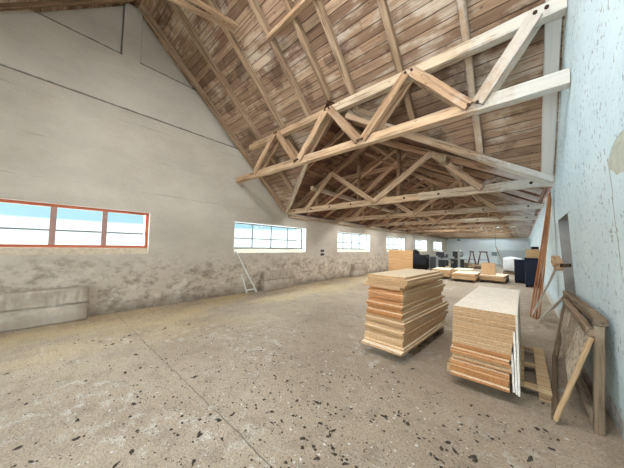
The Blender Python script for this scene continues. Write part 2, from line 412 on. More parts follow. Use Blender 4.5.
INS = (.09, .22)                          # how far back the frames stand
wins = [(W0 + (i - 1) * WP, W0 + (i - 1) * WP + WL) for i in range(6)]
def wall_left():
    bm = bmesh.new()
    ys = [YR] + [v for w in wins for v in w] + [YF]
    zs = [0, SILL, WTOP, ZE]
    for X, sz in ((XL, SILL), (XL - .5, SILL)):
        z_ = [0, sz, WTOP, ZE]
        for i in range(len(ys) - 1):
            for j in range(3):
                if i % 2 == 1 and j == 1: continue
                poly(bm, [(X, ys[i], z_[j]), (X, ys[i + 1], z_[j]), (X, ys[i + 1], z_[j + 1]), (X, ys[i], z_[j + 1])])
    for a, b in wins:      # reveals
        q = [(a, SILL), (b, SILL), (b, WTOP), (a, WTOP)]
        for k in range(1, 4):
            (y0, z0), (y1, z1) = q[k], q[(k + 1) % 4]
            poly(bm, [(XL, y0, z0), (XL, y1, z1), (XL - .5, y1, z1), (XL - .5, y0, z0)], 1)
        I = INS[0] if a < 0 else INS[1]
        poly(bm, [(XL, a, SILL), (XL, b, SILL), (XL - I, b, SILL + .13), (XL - I, a, SILL + .13)], 2)
        poly(bm, [(XL - I, a, SILL + .13), (XL - I, b, SILL + .13), (XL - .5, b, SILL + .13), (XL - .5, a, SILL + .13)], 2)
        poly(bm, [(XL - .5, a, SILL), (XL - .5, b, SILL), (XL - .5, b, SILL + .13), (XL - .5, a, SILL + .13)], 2)
    led, tie = 4.468, 5.725
    ya = lambda z: YE - (z - ZE) / KP
    yb = lambda z: YR + (z - ZE) / KP
    X1, X2 = XL - .09, XL - .19
    poly(bm, [(XL, YR, ZE), (XL, YE, ZE), (XL, ya(led), led), (XL, yb(led), led)])
    poly(bm, [(XL, yb(led), led), (XL, ya(led), led), (X1, ya(led), led), (X1, yb(led), led)])
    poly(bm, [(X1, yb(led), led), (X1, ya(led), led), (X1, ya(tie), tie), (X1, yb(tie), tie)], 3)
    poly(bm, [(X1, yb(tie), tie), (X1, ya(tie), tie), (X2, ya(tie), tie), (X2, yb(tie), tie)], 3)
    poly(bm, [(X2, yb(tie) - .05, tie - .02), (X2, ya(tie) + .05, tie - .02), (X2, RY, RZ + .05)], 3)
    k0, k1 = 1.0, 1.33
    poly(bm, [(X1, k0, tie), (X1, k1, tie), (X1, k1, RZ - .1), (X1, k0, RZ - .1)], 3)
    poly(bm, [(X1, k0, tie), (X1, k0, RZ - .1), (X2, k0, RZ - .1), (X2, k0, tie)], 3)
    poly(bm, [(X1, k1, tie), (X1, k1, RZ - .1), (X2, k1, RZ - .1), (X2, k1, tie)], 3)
    X3 = XL - .5
    poly(bm, [(X3, YR, ZE), (X3, YE, ZE), (X3, RY, RZ)])
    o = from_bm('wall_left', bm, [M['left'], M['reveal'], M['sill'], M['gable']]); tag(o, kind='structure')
wall_left()

NY0, NY1, NZ = 4.84, 6.05, 2.035
def wall_right():
    bm = bmesh.new(); ys = [YR - 3, NY0, NY1, YF]; zs = [0, NZ, 2.72]
    for i in range(3):
        for j in range(2):
            if i == 1 and j == 0: continue
            poly(bm, [(XR(zs[j]), ys[i], zs[j]), (XR(zs[j]), ys[i + 1], zs[j]), (XR(zs[j + 1]), ys[i + 1], zs[j + 1]), (XR(zs[j + 1]), ys[i], zs[j + 1])])
    D = 1.0
    poly(bm, [(XR(0), NY1, 0), (XR(NZ), NY1, NZ), (D, NY1, NZ), (D, NY1, 0)], 1)
    poly(bm, [(XR(0), NY0, 0), (XR(NZ), NY0, NZ), (D, NY0, NZ), (D, NY0, 0)], 1)
    poly(bm, [(XR(NZ), NY0, NZ), (XR(NZ), NY1, NZ), (D, NY1, NZ), (D, NY0, NZ)], 1)
    poly(bm, [(XR(2.72), YR - 3, 2.72), (XR(2.72), YE, 2.72), (XR(2.72), RY, RZ), (XR(2.72), YR, ZE)])
    o = from_bm('wall_right', bm, [M['right'], M['reveal2']]); tag(o, kind='structure')
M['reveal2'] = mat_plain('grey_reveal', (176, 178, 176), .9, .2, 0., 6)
wall_right()
d = empty('door_1', (0, 0, 0)); tag(d, kind='structure')
bm = bmesh.new(); bx(bm, (.86, NY0 + .01, .01), (.91, NY1 - .01, NZ - .01)); from_bm('door_leaf', bm, M['darkdoor'], d)
for a in (.35, 1.0, 1.65):
    bm = bmesh.new(); bx(bm, (.83, NY0 + .05, a - .06), (.858, NY1 - .05, a + .06)); from_bm('door_rail', bm, M['greywood'], d)

bm = bmesh.new(); bx(bm, (XL - .4, YF, 0), (.9, YF + .3, HZ + .3)); tag(from_bm('wall_far', bm, M['far']), kind='structure')

GX0, GX1, GZ = -3.4, -.1, 2.45              # unseen gate in the rear wall, sized to limit the daylight coming in
bm = bmesh.new()
for lo, hi in (((XL - .4, YR - .3, 0), (GX0, YR, ZE - .02)), ((GX1, YR - .3, 0), (.44, YR, ZE - .02)), ((GX0, YR - .3, GZ), (GX1, YR, ZE - .02))): bx(bm, lo, hi)
tag(from_bm('wall_rear', bm, M['left']), kind='structure')

def slab(name, pts, mat, th=.05):
    """roof boarding: polygon extruded upwards"""
    bm = bmesh.new(); vs = [bm.verts.new(p) for p in pts]; f = bm.faces.new(vs)
    r = bmesh.ops.extrude_face_region(bm, geom=[f])
    for v in r['geom']:
        if isinstance(v, bmesh.types.BMVert): v.co.z += th
    return tag(from_bm(name, bm, mat), kind='structure')
xl, xr = XL - .45, .9
slab('ceiling_front_slope', [(xl, YE + .05, rz(YE + .05)), (XL, YE, rz(YE)), (HX, VY, HZ), (XR(3), YE, rz(YE)), (xr, YE + .05, rz(YE + .05)), (xr, RY, RZ), (xl, RY, RZ)], M['boards'])
slab('ceiling_rear_slope', [(xl, RY, RZ), (xr, RY, RZ), (xr, YR, rear(YR)), (xl, YR, rear(YR))], M['boards'])
slab('ceiling_hall_window_side', [(XL, YE, ZE + .03), (HX, VY, HZ), (HX, YF, HZ), (XL, YF, ZE + .03)], M['hallboards'])
SX0, SX1 = -1.9, -.7                     # skylight band on the hall's right slope
TY = [YE + .02 + i * 3.1 for i in range(9)]
SKYL = [(TY[i] + 1.16, TY[i] + (1.98 if i > 2 else 1.75)) for i in (1, 2, 3, 4, 5, 6, 7)]  # the two nearest skylights are added to brighten the middle of the hall
def hall_right():
    bm = bmesh.new(); H = lambda x, y: (x, y, HZ - (HX - x) / (HX - XR(3)) * (HZ - ZE - .03))
    xe = XR(3)
    vy = lambda x: YE + (VY - YE) * (xe - x) / (xe - HX)
    cuts = [TY[0]] + [v for q in SKYL for v in q] + [YF]
    polys = [[(HX, VY), (HX, TY[0]), (SX0, TY[0]), (SX0, vy(SX0))], [(SX0, vy(SX0)), (SX0, TY[0]), (SX1, TY[0]), (SX1, vy(SX1))], [(SX1, vy(SX1)), (SX1, TY[0]), (xe, TY[0]), (xe, YE)]]
    for i, (y0, y1) in enumerate(zip(cuts, cuts[1:])):
        for x0, x1 in ((HX, SX0), (SX0, SX1), (SX1, xe)):
            if i % 2 and x0 == SX0: continue
            polys.append([(x0, y0), (x1, y0), (x1, y1), (x0, y1)])
    for p in polys: poly(bm, [H(*q) for q in p])
    bmesh.ops.remove_doubles(bm, verts=bm.verts, dist=.0005)
    r = bmesh.ops.extrude_face_region(bm, geom=list(bm.faces))
    for v in r['geom']:
        if isinstance(v, bmesh.types.BMVert): v.co.z += .05
    tag(from_bm('ceiling_hall_wall_side', bm, M['hallboards']), kind='structure')
    for i, (y0, y1) in enumerate(SKYL):
        w = empty('window_%d' % (i + 7)); tag(w, kind='structure')
        bm = bmesh.new()
        a = [bm.verts.new(Vector(H(*q)) + Vector((0, 0, .052))) for q in ((SX0, y0), (SX1, y0), (SX1, y1), (SX0, y1))]; f = bm.faces.new(a)
        r = bmesh.ops.extrude_face_region(bm, geom=[f])
        for v in r['geom']:
            if isinstance(v, bmesh.types.BMVert): v.co.z += .006
        from_bm('glass', bm, M['glass'], w)
        for y in (y0 + .02, y1 - .02):
            beam('window_frame', Vector(H(SX0, y)) + Vector((0, 0, .025)), Vector(H(SX1, y)) + Vector((0, 0, .025)), .035, .045, M['iron'], w)
hall_right()
# narrow roof strips over the wall heads
slab('ceiling_window_wall_head', [(xl, YE + .05, ZE - .3), (XL, YE + .05, ZE + .03), (XL, YF, ZE + .03), (xl, YF, ZE - .3)], M['hallboards'])
slab('ceiling_right_wall_head', [(xr, YE + .05, ZE - .3), (XR(3), YE + .05, ZE + .03), (XR(3), YF, ZE + .03), (xr, YF, ZE - .3)], M['hallboards'])

# windows
def window(i, a, b):
    w = empty('window_%d' % (i + 1)); tag(w, kind='structure')
    fm, mm = (M['rust'], M['rustgrey']) if i == 0 else (M['iron'], M['iron'])
    I = INS[0] if i == 0 else INS[1]; X0, X1 = XL - I - .04, XL - I; z0, z1 = SILL + .132, WTOP - .002; a += .002; b -= .002
    t = .055 if i == 0 else .04
    bm = bmesh.new()
    bx(bm, (X0, a, z0), (X1, a + t, z1)); bx(bm, (X0, b - t, z0), (X1, b, z1)); bx(bm, (X0, a + t, z1 - t), (X1, b - t, z1)); bx(bm, (X0, a + t, z0), (X1, b - t, z0 + t))
    from_bm('window_frame', bm, fm, w)
    mw = .085 if i == 0 else .035
    for k in (1, 2, 3):
        y = b - .79 - (3 - k) * .745 if i == 0 else a + (b - a) * k / 4; bm = bmesh.new(); bx(bm, (X0, y - mw / 2, z0 + t), (X1, y + mw / 2, z1 - t)); from_bm('mullion', bm, mm, w)
    zt = z0 + (z1 - z0) * .40
    ms_ = [a + t - mw / 2] + [b - .79 - (3 - k) * .745 if i == 0 else a + (b - a) * k / 4 for k in (1, 2, 3)] + [b - t + mw / 2]
    for k in range(4):
        ya = ms_[k] + mw / 2; yb = ms_[k + 1] - mw / 2
        bm = bmesh.new(); bx(bm, (X0 + .01, ya, zt - .014), (X1 - .008, yb, zt + .014)); from_bm('glazing_bar', bm, M['iron'], w)
    bm = bmesh.new(); bx(bm, (X0 + .016, a + t, z0 + t), (X0 + .022, b - t, z1 - t)); from_bm('glass', bm, M['glass'], w)
for i, (a, b) in enumerate(wins): window(i, a, b)

# ------------------------------------------------------------------ roof of the near block
RX = [-6.47, -5.47, -4.50, -3.60, -2.96, -2.44, -1.50, -.55, .34]
seen = ['rafter tight against the grey gable wall', 'rafter next to the gable wall rafter', 'rafter carrying the paired collar planks', 'rafter under the left end of the cross batten',
        'rafter under the middle of the cross batten', 'rafter under the right end of the cross batten', 'rafter right of the cross batten, second from the white wall but one',
        'rafter next but one to the white right wall', 'whitewashed rafter close against the white right wall']
def valley_y(x):
    t = (x - XL) / (HX - XL) if x < HX else (XR(3) - x) / (XR(3) - HX)
    return YE + (VY - YE) * max(0, min(1, t))
hw, hh = .10, .13
co = math.cos(math.atan(KP))
for x, lb in zip(RX, seen):
    off = (hh / 2) / co + .004
    y1 = valley_y(x) - .12; y0 = RY + .08
    o = beam('rafter', (x, y0, rz(y0) - off), (x, y1, rz(y1) - off), hw if x < .3 else .15, hh, M['rafter'], up=(0, 0, 1), seg=12)
    tag(o, 'sloping brown ' + lb, 'rafter', 'rafters under the near roof slope')
for x, lb in zip(RX[:5], ['beside the gable wall', 'second from the gable wall', 'third from the gable wall', 'fourth from the gable wall', 'fifth from the gable wall']):
    off = ((hh if x > -6.3 else .07) / 2) / co + .004
    y0 = RY - .08; y1 = YR + .1
    o = beam('rafter', (x, y0, rear(y0) - off), (x, y1, rear(y1) - off), hw if x > -6.3 else .06, hh if x > -6.3 else .07, M['rafter'], seg=12)
    tag(o, 'dark rafter of the slope behind the ridge, ' + lb, 'rafter', 'rafters behind the ridge')
# cross batten nailed under three rafters
c = empty('cross_batten', (-2.95, 2.68, 5.3), label='short horizontal cross batten nailed under the middle rafters', cat='batten')
yb_ = 2.68; zb = rz(yb_) - hh / co - .05
beam('plank', (-3.62, yb_ + .03, zb), (-2.36, yb_ - .03, zb), .09, .09, M['darkchord'], c)
# paired collar planks
c = empty('collar_tie', (-4.5, 2.3, 5.8), label='pair of light collar planks meeting at the third rafter', cat='collar')
for x0, x1 in ((-4.24, -4.30), (-4.10, -4.02)):
    beam('plank', (x0, 2.34, 5.79), (x1, -.35, 5.21), .035, .10, M['darkchord'], c)

# girder under the slope
Y1, ZB, ZT = 3.915, 3.484, 4.36
g = empty('roof_girder', (HX, Y1, ZB), label='long lattice girder with zigzag braces nearest the camera under the roof slope', cat='truss')
beam('bottom_chord', (XL + .01, Y1, ZB), (-.45, Y1, ZB), .13, .155, M['beam2'], g, seg=14)
beam('bottom_chord', (-.449, Y1, ZB), (XR(3) - .01, Y1, ZB), .14, .18, M['beam'], g)
beam('top_chord', (-5.9, Y1, ZT - .03), (-3.0, Y1, ZT), .13, .15, M['beam2'], g, seg=10)
beam('top_chord', (-2.999, Y1, ZT), (XR(4) - .01, Y1, ZT + .02), .13, .17, M['beam'], g, seg=10)
nodes = [(-5.62, 0), (-4.66, 1), (-3.88, 0), (-3.0, 1), (-2.22, 0), (-1.33, 1), (-.47, 0), (.22, 1)]
for (xa, ta), (xb, tb) in zip(nodes, nodes[1:]):
    za, zb_ = (ZT if ta else ZB), (ZT if tb else ZB)
    for s in (-1, 1):
        dxx = .045 if xb > xa else -.045
        beam('diagonal_brace', (xa + dxx, Y1 + s * .095, za), (xb - dxx, Y1 + s * .095, zb_), .045, .15, M['beam2' if (ta + int(xa * 7)) % 2 else 'darkchord'], g)
for x, t in nodes:
    for dx in (-.05, .05):
        bm = bmesh.new(); cyl(bm, (x + dx, Y1 - .135, (ZT if t else ZB)), (x + dx, Y1 - .117, (ZT if t else ZB)), .022, n=8)
        b_ = from_bm('bolt', bm, M['bolt'], None); b_.parent = g; b_.location = Vector((0, 0, 0)) - g.location

# valley beams
for nm, a, b, lb in (('valley_rafter', (XR(3) - .06, YE - .03, ZE + .0), (HX + .35, VY + .26, HZ - .30), 'heavy valley beam running down to the white right wall'),
                     ('valley_rafter', (XL + .08, YE - .03, ZE + .0), (HX - .35, VY + .26, HZ - .30), 'valley beam running down to the window wall')):
    o = beam(nm, a, b, .10, .12, M['beam'], seg=10); tag(o, lb, 'rafter')
o = beam('valley_rafter', (XR(3) - .05, YE - .22, ZE + .0), (HX + .4, VY + .1, HZ - .45), .07, .10, M['rafter'], seg=10)
tag(o, 'lower light brace running beneath the right valley beam', 'rafter')

# split boards hanging where the hall roof cuts through the slope
for k, (a, b, lb) in enumerate([((-3.62, 4.15, 4.22), (-3.28, 4.05, 4.36), 'short splintered board left of the girder peak'),
        ((-3.45, 4.22, 4.10), (-3.12, 4.18, 4.40), 'splintered board tilted up at the girder peak'),
        ((-2.85, 4.15, 4.38), (-2.35, 4.22, 4.20), 'long splintered board right of the girder peak'),
        ((-2.55, 4.10, 4.33), (-2.05, 4.28, 4.08), 'lowest splintered board right of the girder peak')]):
    o = beam('split_board', a, b, .02, .10, M['rafter'], up=(.2, -.6, .7), bev=.003); tag(o, lb, 'board')

# ------------------------------------------------------------------ hall trusses
def hz(x): return HZ - abs(x - HX) * HP
TY = [YE + .02 + i * 3.1 for i in range(9)]
where = ['first', 'second', 'third', 'fourth', 'fifth', 'sixth', 'seventh', 'eighth', 'last']
for i, y in enumerate(TY):
    t = empty('roof_truss', (HX, y, ZE), label='%s timber roof truss of the hall beyond the lattice girder' % where[i], cat='truss', group='roof trusses over the hall')
    lo = XL + .01; hi = XR(2.72) - .01
    zc = ZE + .02 if i == 0 else ZE + .02
    mc = M['beam2'] if i < 2 else M['darkchord']
    beam('bottom_chord', (lo, y, zc), (HX + 1.2, y, zc), .12, .16, mc, t, seg=10)
    beam('bottom_chord', (HX + 1.201, y, zc), (hi, y, zc), .13, .17, M['beam'] if i < 3 else M['darkchord'], t, seg=8)
    dz = .105
    beam('top_chord', (lo + .16, y, hz(lo + .16) - dz), (HX - .01, y, HZ - dz), .11, .14, M['hallrafter'], t)
    beam('top_chord', (hi - .16, y, hz(hi - .16) - dz), (HX + .01, y, HZ - dz), .11, .14, M['hallrafter'], t)
    web = [(-5.5, 0), (-4.44, 1), (HX + .06, 0), (-1.55, 1), (-.6, 0)]
    for (xa, ta), (xb, tb) in zip(web, web[1:]):
        za = hz(xa) - dz if ta else zc; zb_ = hz(xb) - dz if tb else zc
        beam('diagonal_brace', (xa, y - .085, za), (xb, y - .085, zb_), .05, .14, M['beam2'] if i < 2 else M['hallrafter'], t)
    for x in (-5.2, -3.6, -2.41, -1.0):
        if i > 5 and x in (-5.2, -1.0): continue
        bm = bmesh.new(); cyl(bm, (x, y + .12, zc - .05), (x + .02, y + .12, hz(x) - .03), .055, .05, n=10)
        p_ = from_bm('round_post', bm, M['hallrafter'], None, True); p_.parent = t; p_.location = -t.location
    if i < 3:
        for k in range(9 - 2 * i):
            x = lo + .5 + (hi - lo - .8) * k / (8 - 2 * i)
            bm = bmesh.new(); cyl(bm, (x, y - .085, zc), (x, y - .066, zc), .026, n=8)
            b_ = from_bm('bolt', bm, M['bolt'], None); b_.parent = t; b_.location = -t.location
    web2 = [(-5.95, 0), (-5.2, 1), (-3.9, 0), (-2.2, 1), (-1.2, 0), (-.35, 1)]
    for (xa, ta), (xb, tb) in zip(web2[::2], web2[1::2]):
        beam('diagonal_brace', (xa, y + .2, (hz(xa) - .2) if ta else zc), (xb, y + .2, (hz(xb) - .2) if tb else zc), .05, .10, M['hallrafter'], t)
    beam('collar_beam', (-4.75, y + .265, 3.66), (-1.36, y + .265, 3.70), .05, .12, M['hallrafter'], t)
    # inclined long strut of poles between the posts
    beam('strut', (-4.9, y + .2, zc + .12), (-2.5, y + .2, hz(-2.5) - .2), .07, .07, M['hallrafter'], t)
    beam('strut', (-1.2, y + .2, zc + .12), (-3.4, y + .2, hz(-3.4) - .2), .07, .07, M['hallrafter'], t)

# hall common rafters, two per bay and side
n_l = n_r = 0
ys = [4.9] + [TY[i] + d_ for i in range(8) for d_ in (1.03, 2.07)]
for k, y in enumerate(ys):
    for side, xe in (('window side', XL + .12), ('right wall side', XR(3) - .12)):
        dz = .075
        xe_ = xe
        if y < YE:
            f = (YE - y) / (YE - VY); xe_ = xe + (HX - xe) * f + (.1 if side == 'window side' else -.1)
        o = beam('hall_rafter', (xe_, y, hz(xe_) - dz), (HX + (-.03 if xe < HX else .03), y, HZ - dz), .09, .11, M['hallrafter'])
        tag(o, '%s slim rafter of the hall roof on the %s, counted from the girder' % (ORD[k], side), 'rafter', 'slim rafters of the hall roof')
# purlins
for x, lb in ((-5.0, 'window side'), (-1.25, 'right wall side')):
    z = hz(x) - .21
    o = beam('purlin', (x, YE - .35, z - .02), (x, YF - .02, z - .02), .12, .12, M['beam'], seg=30)
    tag(o, 'long purlin under the hall rafters on the %s' % lb, 'purlin')
o = beam('ridge_beam', (HX, VY + .55, HZ - .25), (HX, YF - .02, HZ - .25), .1, .13, M['hallrafter'], seg=30); tag(o, 'ridge beam running the length of the hall roof', 'purlin')
o = beam('wall_plate', (XL + .1, YE + .1, ZE - .12), (XL + .1, YF - .05, ZE - .12), .14, .09, M['beam'], seg=20); tag(o, 'timber wall plate along the head of the window wall', 'beam')

# tube lamps hung between the far trusses
for k, (x0, x1, y, z) in enumerate([(-1.42, -.3, 20.2, 2.93), (-2.7, -1.6, 22.6, 2.98), (-4.6, -3.4, 17.5, 2.93), (-4.3, -3.1, 24.8, 2.93)]):
    lb = ['fluorescent tube lamp at the right among the far trusses', 'fluorescent tube lamp just left of the right one in the hall', 'fluorescent tube lamp on the window side of the hall', 'farthest fluorescent tube lamp in the hall'][k]
    t = empty('tube_lamp', (x0, y, z), label='lit ' + lb, cat='lamp', group='fluorescent lamps in the hall')
    bm = bmesh.new(); bx(bm, (0, -.05, .03), (x1 - x0, .05, .09)); bx(bm, (-.02, -.15, .022), (x1 - x0 + .02, .15, .03)); from_bm('housing', bm, M['lampwhite'], t)
    bm = bmesh.new(); cyl(bm, (.03, 0, 0), (x1 - x0 - .03, 0, 0), .02, n=10); from_bm('tube', bm, M['tube'], t)
    for q in (.3, x1 - x0 - .3):
        bm = bmesh.new(); cyl(bm, (q, 0, .09), (q, 0, hz(x0 + q) - z - .03), .006, n=6); from_bm('hanger', bm, M['steel'], t)
t = empty('pendant_lamp', (-4.85, 28., 2.36), label='small dark pendant lamp hanging before the far wall', cat='lamp')
bm = bmesh.new(); cyl(bm, (0, 0, 0), (0, 0, .12), .2, .05, n=16); from_bm('shade', bm, M['darklamp'], t)
bm = bmesh.new(); cyl(bm, (0, 0, .12), (0, 0, hz(-4.85) - 2.36 - .02), .008, n=6); from_bm('cord', bm, M['darklamp'], t)

# ------------------------------------------------------------------ concrete blocks on the window wall
def roughbox(name, lo, hi, mat, amp=.015, cuts=7, parent=None):
    bm = bmesh.new(); bx(bm, lo, hi)
    bmesh.ops.subdivide_edges(bm, edges=bm.edges, cuts=cuts, use_grid_fill=True)
    for v in bm.verts:
        n = noise.noise_vector(v.co * 3.1) * amp
        for a in range(3):
            if v.co[a] in (lo[a], hi[a]): pass
        if abs(v.co.z - lo[2]) > 1e-4 and abs(v.co.x - lo[0]) > 1e-4: v.co += n
    return from_bm(name, bm, mat, parent, True)
lbs = ['long low concrete block under the rust-red window', 'low concrete block under the second window, beside the leaning lath', 'low concrete block under the third window',
       'low concrete block under the fourth window', 'low concrete block under the fifth window', 'low concrete block under the last window']
for i in range(4):
    yc = .02 + i * 5.55
    c = empty('concrete_block', (XL, yc, 0), label=lbs[i], cat='block', group='concrete blocks along the window wall')
    o = roughbox('upper_course', (XL + .004, yc - .66, .335), (XL + .2, yc + .66, .63), M['concrete'], .012, 6); o.parent = c; o.location = -c.location
    o = roughbox('lower_course', (XL + .004, yc - .65, .0), (XL + .19, yc + .65, .33), M['concrete'], .014, 6); o.parent = c; o.location = -c.location
# vent
v = empty('wall_vent', (XL, 8.15, 1.2), label='small dark double vent in the wall between two windows', cat='vent')
for z in (-.09, .07):
    bm = bmesh.new(); bx(bm, (.002, -.11, z), (.02, .11, z + .09)); from_bm('slot', bm, M['darklamp'], v)

# prop leaning under the second window
p = empty('wooden_prop', (-6.4, 4.3, 0), label='pale lath with a short leg propped under the second window', cat='plank')
beam('lath', (-6.34, 4.58, .03), (-6.53, 3.90, 1.33), .03, .09, M['whitewood'], p, up=(1, 0, 0))
beam('short_leg', (-6.50, 4.33, .02), (-6.50, 4.12, .6), .03, .06, M['whitewood'], p, up=(1, 0, 0))
beam('cross_strip', (-6.50, 4.30, .1), (-6.37, 4.55, .12), .02, .04, M['whitewood'], p)

# ------------------------------------------------------------------ pallets and stacks of panels
def pallet(name, cx, cy, w, l, rz_, label, mat, h=.13, alongY=True):
    t = empty(name, (cx, cy, 0), rz_, label, 'pallet')
    for k in range(3):
        x = (-1, 0, 1)[k] * (w / 2 - .05)
        bm = bmesh.new(); bx(bm, (x - .05, -l / 2, 0), (x + .05, l / 2, .02), bev=.003); from_bm('bottom_board', bm, mat, t)
        for q in (-1, 0, 1):
            yy = q * (l / 2 - .07)
            bm = bmesh.new(); bx(bm, (x - .05, yy - .07, .021), (x + .05, yy + .07, h - .042), bev=.004); from_bm('block', bm, mat, t)
    for q in (-1, 0, 1):
        yy = q * (l / 2 - .06)
        bm = bmesh.new(); bx(bm, (-w / 2, yy - .06, h - .041), (w / 2, yy + .06, h - .022), bev=.003); from_bm('cross_board', bm, mat, t)
    n = 5
    for k in range(n):
        x = -w / 2 + .055 + (w - .11) * k / (n - 1)
        bm = bmesh.new(); bx(bm, (x - .052, -l / 2, h - .021), (x + .052, l / 2, h), bev=.003); from_bm('deck_board', bm, mat, t)
    return t

def panel(cx, cy, z, w, l, th, rz_, mats, label, group):
    bm = bmesh.new(); bx(bm, (-w / 2, -l / 2, 0), (w / 2, l / 2, th))
    bm.normal_update()
    for f in bm.faces:
        n = f.normal
        f.material_index = 0 if abs(n.z) > .5 else (1 if abs(n.y) > .5 else 2)
    o = from_bm('chipboard_panel', bm, mats); o.location = (cx, cy, z); o.rotation_euler = (0, 0, rz_)
    return tag(o, label, 'panel', group)

def names(n, stack):
    r = []
    for k in range(n):                       # k counts from the bottom
        t = n - 1 - k
        if t == 0: r.append('topmost panel of the ' + stack)
        elif k == 0: r.append('bottom panel of the ' + stack)
        elif t <= n // 2: r.append('%s panel from the top of the %s' % (ORD[t], stack))
        else: r.append('%s panel from the bottom of the %s' % (ORD[k], stack))
    return r

# left stack, fanned towards its top
pallet('pallet', -1.43, 4.2, .62, 1.3, rad(-3.5), 'dark wooden pallet under the left tan panel stack', M['darkpallet'])
nL = 27
z = .131
lab = names(nL, 'left stack of chipboard panels')
RL = random.Random(3)
fl = None
for k in range(nL):
    f = k / (nL - 1)
    th = RL.choice([.028, .033, .035, .042])
    orange = 11 <= k <= 21
    x0 = -1.775 + RL.uniform(-.014, .014) + (.03 if orange else 0) + (.03 if k in (24, 25) else 0)
    y0 = 3.19 + .10 * f + RL.uniform(-.03, .03) - (.05 if k == 0 else 0)
    if k == 22: x0 -= .06
    w_ = (.53 if orange else .585) + RL.uniform(-.016, .016)
    l = (1.86 if k < 11 else 1.72 if orange else 1.50) + RL.uniform(-.05, .05)
    a = rad(-3.6 + RL.uniform(-1.1, 1.1))
    c_ = Vector((x0, y0, 0)) + Matrix.Rotation(a, 3, 'Z') @ Vector((w_ / 2, l / 2, 0))
    panel(c_.x, c_.y, z, w_, l, th - .004, a, [M['chip_face'], M['chip_edge_o'] if orange else M['chip_edge'], M['chip_edge']], lab[k], 'panels of the left stack')
    z += th
LTOP = z
# right stack
pallet('pallet', -.27, 4.08, .92, 1.38, 0, 'light wooden pallet jutting out right of the right panel stack', M['pallet'], .12)
nR = 28
z = .121
lab = names(nR, 'right stack of chipboard panels')
for k in range(nR):
    f = k / (nR - 1)
    th = .0268
    low = k < 13
    x0 = -.625 + .03 * f + RL.uniform(-.004, .004) + (RL.uniform(-.022, .012) if low else 0)
    y0 = 3.09 + RL.uniform(-.006, .006) + (RL.uniform(-.022, .022) if low else 0)
    w_ = .505 + (.035 * max(0, f - .5) * 2); l = 1.96; a = rad(-.4)
    c_ = Vector((x0, y0, 0)) + Matrix.Rotation(a, 3, 'Z') @ Vector((w_ / 2, l / 2, 0))
    mats = [M['chip_pale'] if k > 20 else M['chip_face'], M['chip_edge_o'] if k in (0, 1, 2, 3, 4, 5, 6, 9, 10, 11, 12) else M['chip_edge'], M['chip_white']]
    panel(c_.x, c_.y, z, w_, l, th - .003, a, mats, lab[k], 'panels of the right stack')
    z += th
# white laminated sheets standing on edge against its right side
for k, (x, h_, y0) in enumerate(((-.096, .36, 3.10), (-.076, .58, 3.07), (-.056, .755, 3.05))):
    bm = bmesh.new(); bx(bm, (-.008, 0, 0), (.008, 1.95, h_), Matrix.Rotation(rad(-1.2 + .4 * k), 3, 'Y'), bev=.001)
    o = from_bm('laminated_sheet', bm, M['chip_white']); o.location = (x, y0, .122)
    for v in o.data.vertices: v.co += Vector((0, .0, 0))
    tag(o, ['lowest white laminated sheet standing against the right panel stack', 'middle white laminated sheet standing against the right panel stack', 'tallest white laminated sheet on the outside of the right panel stack'][k], 'panel', 'white sheets beside the right stack')

# far stacks: (x, y, w, l, n, th, rz, base, name)
def far_stack(cx, cy, w, l, n, th, rz_, base, stack, mats=None, seed=1, z0=None):
    q = random.Random(seed); z = base if z0 is None else z0
    for k, lb in enumerate(names(n, stack)):
        panel(cx + q.uniform(-.02, .02), cy + q.uniform(-.03, .03), z, w, l, th - .001, rz_ + rad(q.uniform(-1, 1)), mats or [M['chip_face'], M['chip_edge'], M['chip_edge']], lb, 'panels of the ' + stack)
        z += th
    return z
pallet('pallet', -2.07, 13.6, .95, 1.5, 0, 'pallet under the middle far stack of panels', M['darkpallet'], .12)
zA = far_stack(-2.05, 13.6, .92, 1.6, 6, .045, 0, .121, 'middle far stack of panels', seed=4)
pallet('pallet', -1.04, 14.3, .95, 1.6, rad(-3), 'pallet under the right far stack of panels', M['darkpallet'], .12)
zB = far_stack(-1.04, 14.3, .92, 1.7, 4, .05, rad(-3), .121, 'right far stack of panels', seed=5)
pallet('pallet', -3.15, 14.0, .8, 1.4, rad(4), 'pallet under the left far stack of panels', M['darkpallet'], .12)
far_stack(-3.15, 14.0, .78, 1.5, 7, .05, rad(4), .121, 'left far stack of panels', seed=6)
pallet('pallet', -2.55, 16.0, .9, 1.5, rad(2), 'pallet under the rear far stack of panels', M['darkpallet'], .12)
far_stack(-2.55, 16.0, .85, 1.5, 5, .05, rad(2), .121, 'rear far stack of panels', seed=8)
# upright pack of boards standing on the right far stack
for k in range(4):
    bm = bmesh.new(); bx(bm, (-.27, -.02, 0), (.27, .018, .55), bev=.002)
    o = from_bm('chipboard_panel', bm, M['chip_edge']); o.location = (-1.24, 14.0 + k * .05, zB + .002); o.rotation_euler = (rad(-2.), 0, rad(-2))
    tag(o, '%s upright square board of the pack standing on the right far stack' % ['front', 'second', 'third', 'rear'][k], 'panel', 'upright boards on the far stack')
# plywood sheet on edge behind the left stack
o = empty('plywood_sheet', (-5.1, 13.2, 0), rad(3), 'tall plywood sheet standing on edge behind the left stack', 'panel')
bm = bmesh.new(); bx(bm, (-.66, -.012, .03), (.66, .012, 1.38), Matrix.Rotation(rad(-4), 3, 'X')); s_ = from_bm('sheet', bm, M['ply'], o)
for x in (-.5, .5):
    bm = bmesh.new(); bx(bm, (x - .05, -.16, 0), (x + .05, .16, .035)); from_bm('bearer', bm, M['greywood'], o)
for x in (-.52, .52):
    beam('back_stay', (-5.1 + x, 13.23, .9), (-5.1 + x, 13.75, .02), .04, .06, M['greywood'], o)

